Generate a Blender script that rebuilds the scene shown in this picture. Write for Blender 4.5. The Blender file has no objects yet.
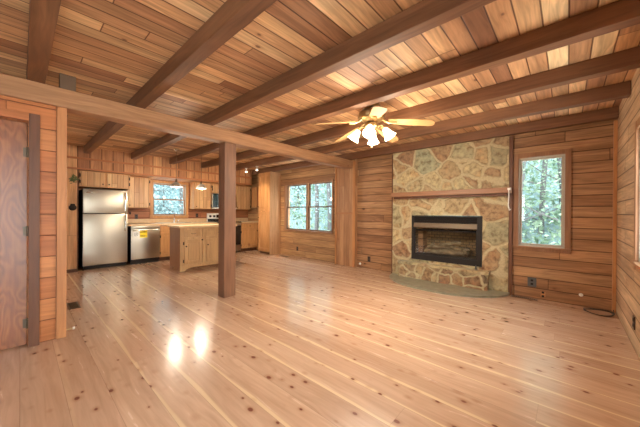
import bpy, bmesh, math, random
from mathutils import Vector, Matrix
from math import sin, cos, pi, radians
random.seed(7)
SC = bpy.context.scene
COL = SC.collection

# ------------------------------------------------------------------ nodes
def srgb(r, g, b):
    f = lambda c: (c/255/12.92) if c/255 <= .04045 else ((c/255+.055)/1.055)**2.4
    return (f(r), f(g), f(b), 1)

class NT:
    def __init__(s, name):
        s.m = bpy.data.materials.new(name); s.m.use_nodes = True
        s.t = s.m.node_tree; s.t.nodes.clear()
        s.out = s.t.nodes.new('ShaderNodeOutputMaterial')
    def n(s, typ, ins=None, **props):
        nd = s.t.nodes.new(typ)
        for k, v in props.items(): setattr(nd, k, v)
        for k, v in (ins or {}).items(): s.set(nd.inputs[k], v)
        return nd
    def set(s, sock, v):
        if isinstance(v, bpy.types.NodeSocket): s.t.links.new(v, sock)
        else: sock.default_value = v
    def math(s, op, a, b=0.0, c=None, clamp=False):
        nd = s.n('ShaderNodeMath', {0: a, 1: b}, operation=op, use_clamp=clamp)
        if c is not None: s.set(nd.inputs[2], c)
        return nd.outputs[0]
    def smooth(s, v, lo, hi, a=0.0, b=1.0):
        nd = s.n('ShaderNodeMapRange', {'Value': v, 'From Min': lo, 'From Max': hi, 'To Min': a, 'To Max': b}, interpolation_type='SMOOTHSTEP')
        return nd.outputs[0]
    def mix(s, f, a, b, mode='MIX'):
        nd = s.n('ShaderNodeMix', data_type='RGBA', blend_type=mode)
        s.set(nd.inputs[0], f); s.set(nd.inputs[6], a); s.set(nd.inputs[7], b)
        return nd.outputs[2]
    def ramp(s, f, cols):
        nd = s.n('ShaderNodeValToRGB', {'Fac': f}); r = nd.color_ramp
        while len(r.elements) > 1: r.elements.remove(r.elements[-1])
        r.elements[0].position = cols[0][0]; r.elements[0].color = cols[0][1]
        for p, c in cols[1:]:
            e = r.elements.new(p); e.color = c
        return nd.outputs['Color']
    def comb(s, x, y, z):
        return s.n('ShaderNodeCombineXYZ', {0: x, 1: y, 2: z}).outputs[0]
    def bsdf(s, **k):
        b = s.n('ShaderNodeBsdfPrincipled')
        for kk, v in k.items(): s.set(b.inputs[kk.replace('_', ' ')], v)
        s.t.links.new(b.outputs[0], s.out.inputs[0]); return b
    def bump(s, h, dist=.002, strength=1.0):
        return s.n('ShaderNodeBump', {'Height': h, 'Distance': dist, 'Strength': strength}).outputs[0]

def plain(name, rgb, rough=.5, metal=0.0, spec=.5, emit=None, estr=0, var=.06):
    N = NT(name)
    co = N.n('ShaderNodeTexCoord').outputs['Object']
    nz = N.n('ShaderNodeTexNoise', {'Vector': co, 'Scale': 14.0, 'Detail': 3.0}).outputs[0]
    c = N.mix(1.0, srgb(*rgb), N.ramp(nz, [(.2, (1-var,)*3+(1,)), (.8, (1+var,)*3+(1,))]), 'MULTIPLY')
    k = dict(Base_Color=c, Roughness=rough, Metallic=metal, Specular_IOR_Level=spec)
    if emit: k['Emission_Color'] = srgb(*emit); k['Emission_Strength'] = estr
    N.bsdf(**k); return N.m

def wood(name, cols, u='x', v='z', width=.15, length=2.4, groove=.012, knots=1.0, grain=1.0,
         rough=.5, sap=None, spec=.4, groove_dark=.35, bump=.004, knotcol=(70, 35, 18), knotscale=1.0,
         perobj=False, kdens=.55, swirl=0.0, endgap=.003, coat=0.0, stain=0.0, ksize=1.0):
    """boards running along u, stacked along v (width=None -> a single timber)"""
    N = NT(name)
    co = N.n('ShaderNodeTexCoord').outputs['Object']
    sx = N.n('ShaderNodeSeparateXYZ', {0: co})
    A = {'x': sx.outputs[0], 'y': sx.outputs[1], 'z': sx.outputs[2]}
    U, V = A[u], A[v]; W = A[[k for k in 'xyz' if k not in (u, v)][0]]
    rnd = N.n('ShaderNodeObjectInfo').outputs['Random'] if perobj else 0.0
    if width:
        vv = N.math('DIVIDE', V, width); row = N.math('FLOOR', vv); fv = N.math('FRACT', N.math('ADD', vv, 1000.0))
        rr = N.n('ShaderNodeTexWhiteNoise', {'W': N.math('ADD', row, N.math('MULTIPLY', rnd, 50.0))}, noise_dimensions='1D').outputs[0]
        uu = N.math('ADD', N.math('DIVIDE', U, length), N.math('MULTIPLY', rr, 7.3))
        colm = N.math('FLOOR', uu); fu = N.math('FRACT', N.math('ADD', uu, 1000.0))
        idn = N.n('ShaderNodeTexWhiteNoise', {'Vector': N.comb(row, colm, N.math('ADD', 3.1, rnd))}, noise_dimensions='3D').outputs[0]
        dv = N.math('MULTIPLY', N.math('MINIMUM', fv, N.math('SUBTRACT', 1.0, fv)), width)
        du = N.math('MULTIPLY', N.math('MINIMUM', fu, N.math('SUBTRACT', 1.0, fu)), length)
        gr = N.math('MINIMUM', N.smooth(dv, groove*.15, groove*.5), N.smooth(du, endgap*.2, endgap))
    else:
        idn = rnd if perobj else 0.5; fv = None; gr = None
    off = N.math('MULTIPLY', idn, 37.0)
    # wavy grain
    wv = N.n('ShaderNodeTexNoise', {'Vector': N.comb(N.math('MULTIPLY', U, 1.2), N.math('ADD', N.math('MULTIPLY', V, 2.5), off), N.math('MULTIPLY', W, 2.5)), 'Scale': 1.0, 'Detail': 2.0}).outputs[0]
    wob = N.math('MULTIPLY', N.math('SUBTRACT', wv, .5), .12+swirl)
    gv = N.comb(N.math('ADD', N.math('MULTIPLY', U, 2.2+swirl*2), off), N.math('MULTIPLY', N.math('ADD', V, wob), 42.0-swirl*20), N.math('MULTIPLY', N.math('ADD', W, wob), 42.0-swirl*20))
    g1 = N.n('ShaderNodeTexNoise', {'Vector': gv, 'Scale': 1.0, 'Detail': 4.0, 'Distortion': .4+swirl}).outputs[0]
    g2 = N.n('ShaderNodeTexNoise', {'Vector': N.comb(N.math('ADD', N.math('MULTIPLY', U, .9), off), N.math('MULTIPLY', V, 8.0), N.math('MULTIPLY', W, 8.0)), 'Scale': 1.0, 'Detail': 3.0}).outputs[0]
    base = N.ramp(idn, cols)
    lo, hi = 1-.26*grain, 1+.16*grain
    c = N.mix(1.0, base, N.ramp(g1, [(.3, (lo, lo*.97, lo*.93, 1)), (.68, (hi, hi, hi, 1))]), 'MULTIPLY')
    lo, hi = 1-.30*grain, 1+.15*grain
    c = N.mix(1.0, c, N.ramp(g2, [(.25, (lo, lo*.93, lo*.86, 1)), (.7, (hi, hi, hi*.98, 1))]), 'MULTIPLY')
    if sap:
        e = N.math('ADD', fv, N.math('MULTIPLY', N.math('SUBTRACT', wv, .5), .35))
        sm = N.math('MULTIPLY', N.smooth(e, .15, .08), N.smooth(N.math('FRACT', N.math('MULTIPLY', idn, 17.3)), .35, .5))
        c = N.mix(N.math('MULTIPLY', sm, .6), c, sap)
    # knots
    kv = N.comb(N.math('ADD', N.math('MULTIPLY', U, 3.0*knotscale), off), N.math('MULTIPLY', V, 4.6*knotscale), 0.37 if width else N.math('MULTIPLY', W, 4.6*knotscale))
    vo = N.n('ShaderNodeTexVoronoi', {'Vector': kv, 'Scale': 1.0, 'Randomness': 1.0})
    sc = N.n('ShaderNodeSeparateColor', {0: vo.outputs['Color']})
    gate = N.math('GREATER_THAN', sc.outputs[0], 1-kdens)
    size = N.math('ADD', .035 if width else .05, N.math('MULTIPLY', sc.outputs[1], .065 if width else .07))
    kd = N.math('DIVIDE', vo.outputs['Distance'], N.math('MULTIPLY', size, ksize))
    km = N.math('MULTIPLY', N.math('MULTIPLY', N.smooth(kd, 1.15, .55), gate), knots, clamp=True)
    halo = N.math('MULTIPLY', N.math('MULTIPLY', N.smooth(kd, 2.6, .8), gate), .42*knots, clamp=True)
    c = N.mix(halo, c, N.mix(1.0, c, (.62, .46, .36, 1), 'MULTIPLY'))
    c = N.mix(km, c, srgb(*knotcol))
    if stain:
        st = N.n('ShaderNodeTexNoise', {'Vector': co, 'Scale': 1.1, 'Detail': 5.0}).outputs[0]
        c = N.mix(N.math('MULTIPLY', N.smooth(st, .5, .72), stain), c, srgb(92, 66, 50))
    h = N.math('MULTIPLY', g1, .18)
    if gr is not None:
        c = N.mix(N.math('MULTIPLY', N.math('SUBTRACT', 1.0, gr), 1-groove_dark), c, N.mix(1.0, c, (.22, .15, .10, 1), 'MULTIPLY'))
        h = N.math('ADD', h, gr)
    ro = N.math('ADD', rough-.06, N.math('MULTIPLY', g1, .12))
    b = N.bsdf(Base_Color=c, Roughness=ro, Specular_IOR_Level=spec, Normal=N.bump(h, bump, .8))
    if coat: b.inputs['Coat Weight'].default_value = coat; b.inputs['Coat Roughness'].default_value = .16
    return N.m

def soft(c):
    r, g, b = c; g2 = g*1.035; b2 = b+.16*(g-b); return (r*.985, g2, b2)
def R4(*cs): return [(i/(max(1, len(cs)-1)), srgb(*soft(c))) for i, c in enumerate(cs)]

M = {}
M['floor'] = wood('pine_floor', R4((190, 149, 126), (198, 157, 133), (182, 141, 118), (201, 161, 137), (192, 152, 129)), 'x', 'y', .2, 3.2, .004, 1.1, .42, .25,
                  sap=srgb(228, 200, 158), spec=.5, groove_dark=.62, bump=.0007, knotcol=(118, 70, 52), kdens=.72, endgap=.0015, knotscale=2.5, ksize=2.0, coat=.5)
M['ceil'] = wood('ceiling_planks', R4((230, 180, 130), (172, 118, 80), (240, 198, 150), (212, 158, 112), (146, 96, 66), (236, 188, 138), (196, 140, 96), (220, 166, 118), (158, 104, 72)), 'y', 'x', .132, 1.9, .014, .8, 1.15, .55, groove_dark=.05, kdens=.4, knotcol=(92, 56, 36), endgap=.005)
M['wallx'] = wood('wall_boards_back', R4((172, 124, 84), (150, 102, 66), (184, 136, 94), (140, 94, 60), (166, 116, 76), (178, 128, 86)), 'x', 'z', .145, 2.3, .016, .9, 1.25, .5, groove_dark=.05, kdens=.5, knotcol=(80, 46, 28), endgap=.005, ksize=1.35)
M['wallL'] = wood('wall_boards_window', R4((184, 136, 92), (168, 118, 78), (194, 148, 102), (160, 110, 72)), 'x', 'z', .165, 2.3, .014, .8, 1.1, .5, groove_dark=.1, kdens=.45, knotcol=(92, 54, 32), endgap=.005, ksize=1.35)
M['wally'] = wood('wall_boards_right', R4((202, 162, 130), (190, 148, 116), (210, 172, 140), (180, 138, 108)), 'y', 'z', .15, 1.9, .018, .8, 1.1, .55, groove_dark=.08, kdens=.45, knotcol=(110, 78, 54), endgap=.006)
M['walldoor'] = wood('door_wall_boards', R4((198, 122, 64), (184, 108, 54), (208, 134, 74), (176, 102, 50)), 'y', 'z', .195, 2.1, .012, .95, .7, .5, groove_dark=.2, kdens=.6, knotcol=(60, 26, 12), endgap=.003, ksize=1.35)
M['wallk'] = wood('kitchen_wall_boards', R4((204, 142, 92), (184, 122, 76), (214, 154, 102), (166, 106, 66)), 'z', 'y', .19, 3.5, .022, .9, .9, .5, groove_dark=.1, kdens=.5, knotcol=(80, 38, 18), endgap=.003, ksize=1.35)
M['wallkh'] = wood('kitchen_backsplash_boards', R4((166, 100, 62), (150, 88, 52), (176, 110, 68)), 'y', 'z', .15, 2.0, .012, .7, .9, .5, groove_dark=.1, kdens=.4, endgap=.003)
M['chase'] = wood('chase_boards', R4((172, 120, 80), (160, 108, 70), (180, 128, 88)), 'z', 'x', .14, 5.0, .010, .8, .8, .5, groove_dark=.25, kdens=.4, knotcol=(96, 50, 26))
M['beam'] = wood('beam_timber', R4((130, 85, 54), (118, 76, 48), (136, 91, 60)), 'x', 'y', None, knots=.6, grain=1.0, rough=.6, perobj=True, kdens=.3, knotcol=(80, 46, 30), bump=.003, stain=.35)
M['girder'] = wood('girder_timber', R4((170, 120, 82), (164, 114, 76)), 'y', 'z', None, knots=.85, grain=.9, rough=.6, kdens=.55, knotcol=(112, 64, 36), bump=.003)
M['post'] = wood('post_timber', R4((122, 80, 54), (128, 84, 58)), 'z', 'x', None, knots=.6, grain=.9, rough=.55, kdens=.35, knotcol=(84, 48, 28), bump=.002)
M['trimz'] = wood('trim_upright', R4((196, 132, 78), (186, 122, 72)), 'z', 'x', None, knots=.4, grain=.6, rough=.5, perobj=True, kdens=.2)
M['trimy'] = wood('trim_kitchen', R4((182, 112, 62), (172, 104, 58)), 'y', 'z', None, knots=.4, grain=.6, rough=.5, perobj=True, kdens=.2)
M['trimx'] = wood('trim_back', R4((176, 116, 72), (164, 106, 66)), 'x', 'z', None, knots=.5, grain=.7, rough=.5, perobj=True, kdens=.2)
M['trimd'] = wood('trim_dark', R4((108, 66, 42), (100, 60, 38)), 'z', 'x', None, knots=.3, grain=.7, rough=.5, perobj=True, kdens=.2)
M['casing'] = wood('window_casing', R4((156, 108, 74), (150, 102, 68)), 'z', 'x', None, knots=.3, grain=.6, rough=.5, perobj=True, kdens=.2)
M['mantel'] = wood('mantel_timber', R4((146, 98, 66), (152, 102, 68)), 'x', 'z', None, knots=.3, grain=.8, rough=.45, kdens=.2)
M['cab'] = wood('cabinet_wood', R4((196, 138, 84), (188, 130, 78), (204, 148, 92)), 'z', 'y', None, knots=.6, grain=.6, rough=.4, perobj=True, kdens=.35, knotcol=(110, 60, 30), bump=.001, ksize=1.35)
M['cabv'] = wood('cabinet_planks', R4((206, 156, 104), (184, 132, 86), (214, 166, 116), (194, 142, 94)), 'z', 'y', .1, 3.0, .012, .5, .6, .4, perobj=True, kdens=.3, groove_dark=.05, bump=.002, knotcol=(110, 60, 30))
M['cabd'] = wood('cabinet_wood_side', R4((162, 106, 68), (156, 100, 64)), 'z', 'y', None, knots=.3, grain=.5, rough=.4, kdens=.2, bump=.001)
M['island'] = wood('island_wood', R4((208, 160, 110), (202, 154, 104)), 'z', 'y', None, knots=.3, grain=.5, rough=.4, perobj=True, kdens=.2, bump=.001, knotcol=(120, 74, 42))
M['pantry'] = wood('pantry_wood', R4((196, 138, 86), (188, 130, 80)), 'z', 'x', None, knots=.8, grain=.7, rough=.4, perobj=True, kdens=.35, knotcol=(120, 60, 26), bump=.001)
M['plit'] = wood('pantry_lit_side_wood', R4((200, 150, 108), (190, 140, 98)), 'z', 'y', .14, 5, .004, .4, .6, .45, kdens=.3, groove_dark=.5, bump=.001)  # paler pantry wood: window light on this side is in the colour
M['door'] = wood('door_plywood', R4((150, 92, 52), (142, 86, 48)), 'z', 'y', None, knots=.4, grain=1.3, rough=.35, kdens=.3, swirl=.55, knotcol=(90, 48, 24), bump=.0006)
def burl():
    N = NT('door_burl')
    co = N.n('ShaderNodeTexCoord').outputs['Object']
    s = N.n('ShaderNodeSeparateXYZ', {0: co})
    n = N.n('ShaderNodeTexNoise', {'Vector': N.comb(0.0, N.math('MULTIPLY', s.outputs[1], 3.2), N.math('MULTIPLY', s.outputs[2], 1.1)), 'Scale': 1.0, 'Detail': 2.5, 'Distortion': .8}).outputs[0]
    si = N.math('SINE', N.math('MULTIPLY', n, 95.0))
    f = N.n('ShaderNodeTexNoise', {'Vector': N.comb(0.0, N.math('MULTIPLY', s.outputs[1], 70.0), N.math('MULTIPLY', s.outputs[2], 5.0)), 'Scale': 1.0, 'Detail': 3.0}).outputs[0]
    v = N.math('ADD', N.math('MULTIPLY', N.math('ADD', si, 1.0), .2), N.math('MULTIPLY', f, .7))
    c = N.ramp(v, [(.1, srgb(112, 62, 32)), (.5, srgb(140, 82, 44)), (1, srgb(168, 106, 60))])
    c = N.mix(1.0, c, N.ramp(N.n('ShaderNodeTexNoise', {'Vector': co, 'Scale': 2.2, 'Detail': 2.0}).outputs[0], [(.3, (.86, .82, .78, 1)), (.7, (1.08, 1.06, 1.04, 1))]), 'MULTIPLY')
    N.bsdf(Base_Color=c, Roughness=.35); return N.m
M['door'] = burl()
M['blade'] = wood('fan_blade_wood', R4((176, 132, 84), (168, 124, 78)), 'x', 'y', None, knots=0, grain=.5, rough=.65, spec=.15, kdens=.1)
M['counter'] = plain('laminate_counter', (208, 176, 134), .35, var=.10)
M['black'] = plain('black_metal', (34, 28, 24), .55, .0, .3)
M['blackgl'] = plain('black_gloss', (14, 14, 16), .12, 0, .6)
M['iron'] = plain('dark_hinge_iron', (38, 26, 20), .5, .6)
M['bronze'] = plain('brushed_hood_bronze', (104, 86, 64), .5, .2)
M['brass'] = plain('antique_brass', (186, 158, 112), .3, .8)
M['chrome'] = plain('chrome', (215, 215, 212), .12, 1.0)
M['white'] = plain('white_enamel', (226, 222, 212), .35)
M['outlet'] = plain('brown_outlet', (64, 46, 36), .4)
M['greyplate'] = plain('grey_plate', (92, 90, 86), .4, .4)
M['yellow'] = plain('yellow_paper', (236, 204, 30), .6)
M['paperw'] = plain('white_paper', (226, 224, 214), .6)
M['vent'] = plain('brown_register', (104, 84, 62), .4, .5)
M['block'] = plain('grey_block', (104, 80, 58), .7)
M['cable'] = plain('black_cable', (34, 26, 22), .5)
M['leafd'] = plain('dark_leaf', (84, 92, 44), .6, var=.3)
M['vinyl'] = plain('pale_vinyl', (170, 158, 140), .4)
M['sash'] = plain('brown_sash', (96, 68, 48), .45)
M['vinylw'] = plain('pale_lamp_metal', (206, 200, 188), .3, .3)
M['ember'] = plain('ash_bed', (60, 48, 38), .9, var=.3)
M['log'] = plain('ceramic_log', (128, 108, 84), .9, var=.5)

def steel():
    N = NT('stainless_steel')
    co = N.n('ShaderNodeTexCoord').outputs['Object']
    s = N.n('ShaderNodeSeparateXYZ', {0: co})
    v = N.comb(N.math('MULTIPLY', s.outputs[0], 2.0), N.math('MULTIPLY', s.outputs[1], 2.0), N.math('MULTIPLY', s.outputs[2], 260.0))
    g = N.n('ShaderNodeTexNoise', {'Vector': v, 'Scale': 1.0, 'Detail': 2.0}).outputs[0]
    w = N.n('ShaderNodeTexNoise', {'Vector': co, 'Scale': 2.2, 'Detail': 1.0}).outputs[0]
    h = N.math('ADD', N.math('MULTIPLY', w, 1.0), N.math('MULTIPLY', g, .01))
    N.bsdf(Base_Color=srgb(182, 172, 154), Metallic=1.0, Roughness=N.math('ADD', .27, N.math('MULTIPLY', g, .1)), Normal=N.bump(h, .02, .35))
    return N.m
M['steel'] = steel()

def stone(name, scale=3.1, flat=False, pal=None):
    N = NT(name)
    co = N.n('ShaderNodeTexCoord').outputs['Object']
    nz = N.n('ShaderNodeTexNoise', {'Vector': co, 'Scale': 3.0, 'Detail': 3.0}).outputs['Color']
    wv = N.n('ShaderNodeVectorMath', {0: nz, 1: (.5, .5, .5)}, operation='SUBTRACT').outputs[0]
    wv = N.n('ShaderNodeVectorMath', {0: wv, 'Scale': .16}, operation='SCALE').outputs[0]
    p = N.n('ShaderNodeVectorMath', {0: co, 1: wv}, operation='ADD').outputs[0]
    e = N.n('ShaderNodeTexVoronoi', {'Vector': p, 'Scale': scale}, feature='DISTANCE_TO_EDGE').outputs['Distance']
    f = N.n('ShaderNodeTexVoronoi', {'Vector': p, 'Scale': scale})
    idc = N.n('ShaderNodeSeparateColor', {0: f.outputs['Color']})
    base = N.ramp(idc.outputs[0], R4(*pal) if pal else R4((172, 146, 108), (156, 122, 88), (182, 158, 118), (150, 136, 106), (166, 136, 98), (146, 108, 78), (184, 158, 116), (152, 144, 116)))
    n2 = N.n('ShaderNodeTexNoise', {'Vector': co, 'Scale': 13.0, 'Detail': 5.0, 'Roughness': .65}).outputs[0]
    c = N.mix(1.0, base, N.ramp(n2, [(.34, (.46, .36, .27, 1)), (.5, (1, .96, .9, 1)), (.66, (1.35, 1.3, 1.2, 1))]), 'MULTIPLY')
    n4 = N.n('ShaderNodeTexNoise', {'Vector': co, 'Scale': 5.0, 'Detail': 3.0}).outputs[0]
    c = N.mix(N.math('MULTIPLY', N.smooth(n4, .5, .68), .5), c, N.mix(1.0, c, (1.0, .68, .5, 1), 'MULTIPLY'))
    n3 = N.n('ShaderNodeTexNoise', {'Vector': co, 'Scale': 40.0, 'Detail': 3.0}).outputs[0]
    mort = N.mix(1.0, srgb(186, 168, 130), N.ramp(n3, [(.3, (.85, .85, .82, 1)), (.7, (1.1, 1.1, 1.1, 1))]), 'MULTIPLY')
    m = N.smooth(N.math('ADD', e, N.math('MULTIPLY', N.math('SUBTRACT', n2, .5), .16)), .035, .085)
    c = N.mix(m, mort, c)
    h = N.math('ADD', N.math('MULTIPLY', m, .7), N.math('MULTIPLY', n2, .5))
    N.bsdf(Base_Color=c, Roughness=.75 if not flat else .35, Normal=N.bump(h, .006 if flat else .018, .9))
    return N.m
M['stone'] = stone('flagstone_veneer'); M['slate'] = stone('flagstone_apron', 2.6, True)
M['hearth'] = stone('hearth_stone', 4.4, False, [(158, 126, 90), (140, 104, 74), (172, 146, 108), (132, 102, 76), (150, 128, 98)])
M['apron'] = plain('grey_green_slate', (132, 126, 104), .28, var=.35)

def brick():
    N = NT('firebox_brick')
    co = N.n('ShaderNodeTexCoord').outputs['Object']
    s = N.n('ShaderNodeSeparateXYZ', {0: co})
    v = N.comb(N.math('ADD', s.outputs[0], s.outputs[1]), s.outputs[2], 0.0)
    b = N.n('ShaderNodeTexBrick', {'Vector': v, 'Color1': srgb(150, 118, 80), 'Color2': srgb(122, 94, 62), 'Mortar': srgb(84, 70, 52), 'Scale': 5.0, 'Mortar Size': .03})
    N.bsdf(Base_Color=b.outputs[0], Roughness=.9); return N.m
M['brick'] = brick()

def glass():
    N = NT('window_glass')
    tr = N.n('ShaderNodeBsdfTransparent', {0: (.96, .985, .98, 1)}); gl = N.n('ShaderNodeBsdfGlossy', {'Roughness': .02})
    bf = N.n('ShaderNodeNewGeometry').outputs['Backfacing']
    fr = N.n('ShaderNodeFresnel', {'IOR': N.math('ADD', 1.45, N.math('MULTIPLY', bf, 1/1.45-1.45))})
    mx = N.n('ShaderNodeMixShader', {0: fr.outputs[0], 1: tr.outputs[0], 2: gl.outputs[0]})
    N.t.links.new(mx.outputs[0], N.out.inputs[0]); return N.m
M['glass'] = glass()
def shade(name, col, st):
    N = NT(name)
    N.bsdf(Base_Color=srgb(240, 228, 205), Roughness=.3, Emission_Color=srgb(*col), Emission_Strength=st); return N.m
M['lampglass'] = shade('frosted_lamp_glass', (255, 234, 190), 2.2)
M['bulb'] = shade('lit_bulb', (255, 244, 220), 6.0)

def leafmat(name, cols):
    N = NT(name)
    r = N.n('ShaderNodeTexNoise', {'Vector': N.n('ShaderNodeTexCoord').outputs['Object'], 'Scale': 2.3, 'Detail': 5.0}).outputs[0]
    c = N.ramp(r, cols)
    d = N.n('ShaderNodeBsdfDiffuse', {0: c}); t = N.n('ShaderNodeBsdfTranslucent', {0: c})
    mx = N.n('ShaderNodeMixShader', {0: .45, 1: d.outputs[0], 2: t.outputs[0]})
    N.t.links.new(mx.outputs[0], N.out.inputs[0]); return N.m
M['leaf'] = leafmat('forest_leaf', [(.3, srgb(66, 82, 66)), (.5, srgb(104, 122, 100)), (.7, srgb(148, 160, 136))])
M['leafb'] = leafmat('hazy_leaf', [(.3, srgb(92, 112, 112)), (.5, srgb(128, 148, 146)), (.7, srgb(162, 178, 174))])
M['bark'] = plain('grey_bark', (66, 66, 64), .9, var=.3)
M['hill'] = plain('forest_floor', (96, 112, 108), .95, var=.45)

# ------------------------------------------------------------------ mesh tools
class MB:
    def __init__(s): s.v = []; s.f = []
    def add(s, vs, fs):
        o = len(s.v); s.v += [Vector(v) for v in vs]; s.f += [tuple(i+o for i in f) for f in fs]; return s
    def box(s, x0, x1, y0, y1, z0, z1, bev=0.0):
        x0, x1 = sorted((x0, x1)); y0, y1 = sorted((y0, y1)); z0, z1 = sorted((z0, z1))
        if bev <= 0:
            return s.add([(x0, y0, z0), (x1, y0, z0), (x1, y1, z0), (x0, y1, z0), (x0, y0, z1), (x1, y0, z1), (x1, y1, z1), (x0, y1, z1)],
                         [(3, 2, 1, 0), (4, 5, 6, 7), (0, 1, 5, 4), (1, 2, 6, 5), (2, 3, 7, 6), (3, 0, 4, 7)])
        bm = bmesh.new(); bmesh.ops.create_cube(bm, size=1)
        for v in bm.verts: v.co = Vector(((x0+x1)/2+v.co.x*(x1-x0), (y0+y1)/2+v.co.y*(y1-y0), (z0+z1)/2+v.co.z*(z1-z0)))
        b = min(bev, .45*min(x1-x0, y1-y0, z1-z0))
        bmesh.ops.bevel(bm, geom=bm.edges[:], offset=b, segments=2, affect='EDGES', profile=.6)
        bm.verts.ensure_lookup_table(); bm.verts.index_update()
        s.add([v.co.copy() for v in bm.verts], [tuple(v.index for v in f.verts) for f in bm.faces]); bm.free(); return s
    def tube(s, pts, r, seg=10, closed=False):
        pts = [Vector(p) for p in pts]; n = len(pts)
        rs = r if isinstance(r, (list, tuple)) else [r]*n
        vs = []; fs = []
        for i, p in enumerate(pts):
            if closed: t = (pts[(i+1) % n]-pts[i-1])
            else: t = (pts[min(i+1, n-1)]-pts[max(i-1, 0)])
            t.normalize(); a = Vector((0, 0, 1)) if abs(t.z) < .9 else Vector((1, 0, 0))
            e1 = t.cross(a).normalized(); e2 = t.cross(e1)
            for k in range(seg):
                w = 2*pi*k/seg; vs.append(p+(e1*cos(w)+e2*sin(w))*rs[i])
        m = n if closed else n-1
        for i in range(m):
            j = (i+1) % n
            for k in range(seg): fs.append((i*seg+k, i*seg+(k+1) % seg, j*seg+(k+1) % seg, j*seg+k))
        if not closed: fs += [tuple(range(seg-1, -1, -1)), tuple((n-1)*seg+k for k in range(seg))]
        return s.add(vs, fs)
    def lathe(s, prof, c=(0, 0, 0), seg=24, mat=None):
        vs = []; fs = []; n = len(prof)
        for r, z in prof:
            for k in range(seg):
                p = Vector((r*cos(2*pi*k/seg), r*sin(2*pi*k/seg), z))
                if mat: p = mat @ p
                vs.append(p+Vector(c))
        for i in range(n-1):
            for k in range(seg): fs.append((i*seg+k, i*seg+(k+1) % seg, (i+1)*seg+(k+1) % seg, (i+1)*seg+k))
        fs += [tuple(range(seg-1, -1, -1)), tuple((n-1)*seg+k for k in range(seg))]
        return s.add(vs, fs)
    def cyl(s, a, b, r, seg=14): return s.tube([a, b], r, seg)
    def prism(s, poly, axis, a, b):
        n = len(poly)
        def P(p, t):
            return {'x': (t, p[0], p[1]), 'y': (p[0], t, p[1]), 'z': (p[0], p[1], t)}[axis]
        vs = [P(p, a) for p in poly]+[P(p, b) for p in poly]
        fs = [tuple(range(n)), tuple(range(2*n-1, n-1, -1))]+[(i, i+n, (i+1) % n+n, (i+1) % n) for i in range(n)]
        return s.add(vs, fs)
    def build(s, name, mat, parent=None, smooth=False, label=None, kind=None):
        me = bpy.data.meshes.new(name)
        off = parent_origin(parent)
        me.from_pydata([v-off for v in s.v], [], s.f); me.update()
        bm = bmesh.new(); bm.from_mesh(me); bmesh.ops.recalc_face_normals(bm, faces=bm.faces[:]); bm.to_mesh(me); bm.free()
        me.materials.append(M[mat] if isinstance(mat, str) else mat)
        if smooth:
            for p in me.polygons: p.use_smooth = True
            try: me.set_sharp_from_angle(angle=radians(40))
            except Exception: pass
        o = bpy.data.objects.new(name, me); COL.objects.link(o)
        if parent: o.parent = parent
        if label: o['label'] = label
        if kind: o['kind'] = kind
        return o

def parent_origin(p):
    v = Vector((0, 0, 0))
    while p: v += p.location; p = p.parent
    return v

def thing(name, label, cat, loc, group=None):
    o = bpy.data.objects.new(name, None); COL.objects.link(o); o.location = loc; o.empty_display_size = .1
    o['label'] = label; o['category'] = cat
    if group: o['group'] = group
    return o
def tag(o, label, cat, group=None, kind=None):
    o['label'] = label; o['category'] = cat
    if group: o['group'] = group
    if kind: o['kind'] = kind
    return o
def struct(o, label=None):
    o['kind'] = 'structure'
    if label: o['label'] = label
    return o
def sthing(name, loc, label=None):
    o = bpy.data.objects.new(name, None); COL.objects.link(o); o.location = loc; o.empty_display_size = .1
    return struct(o, label)
def B(*a, **k): return MB().box(*a, **k)

def holes_wall(m, ax, p0, p1, u0, u1, z0, z1, holes):
    """slab between p0,p1 on axis ax, with rectangular openings (ua,ub,za,zb)"""
    us = sorted({u0, u1, *[h[0] for h in holes], *[h[1] for h in holes]}); us = [u for u in us if u0 <= u <= u1]
    for a, b in zip(us, us[1:]):
        mid = (a+b)/2; cuts = sorted([(h[2], h[3]) for h in holes if h[0] < mid < h[1]]); z = z0
        segs = []
        for c, d in cuts:
            if c > z: segs.append((z, c))
            z = d
        if z < z1: segs.append((z, z1))
        for c, d in segs:
            if ax == 'x': m.box(p0, p1, a, b, c, d)
            else: m.box(a, b, p0, p1, c, d)
    return m

# ------------------------------------------------------------------ room shell
XR, XK, YN, ZC = .45, -7.90, -3.2, 2.50
struct(B(-8.1, .65, YN-.2, 5.3, -.12, 0).build('floor', 'floor'), 'knotty pine plank floor')
struct(B(-8.1, .65, YN-.2, 5.3, ZC, ZC+.1).build('ceiling', 'ceil'), 'wooden plank ceiling above the beams')
YA, YB, YC = 5.12, 5.08, 4.94      # window wall, wall left of the stone, wall right of it
W1 = (-5.985, -4.25, .715, 1.985); W2 = (-.535, -.025, .735, 2.015); W3 = (2.40, 3.52, .80, 1.93); W4 = (2.29, 3.11, 1.10, 1.95)
m = holes_wall(MB(), 'y', YA, YA+.16, XK, -3.50, 0, ZC, [W1]); struct(m.build('wall_back_left', 'wallL'), 'horizontal board wall around the double window')
m = MB().box(-3.50, -2.0, YB, YB+.2, 0, ZC); struct(m.build('wall_back_middle', 'wallx'), 'horizontal board wall left of the stone fireplace')
m = holes_wall(MB(), 'y', YC, YC+.2, -.80, XR+.2, 0, ZC, [W2]); struct(m.build('wall_back_right', 'wallx'), 'horizontal board wall around the tall single window')
m = holes_wall(MB(), 'x', XR, XR+.16, YN, 4.94, 0, ZC, [W3, (-1.1, .3, .05, 2.10)]); struct(m.build('wall_right', 'wally'), 'pale horizontal board side wall')
m = holes_wall(MB(), 'x', XK-.16, XK, YN, YA, 0, ZC, [W4]); struct(m.build('wall_kitchen', 'wallkh'), 'board wall behind the kitchen counter')
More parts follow.
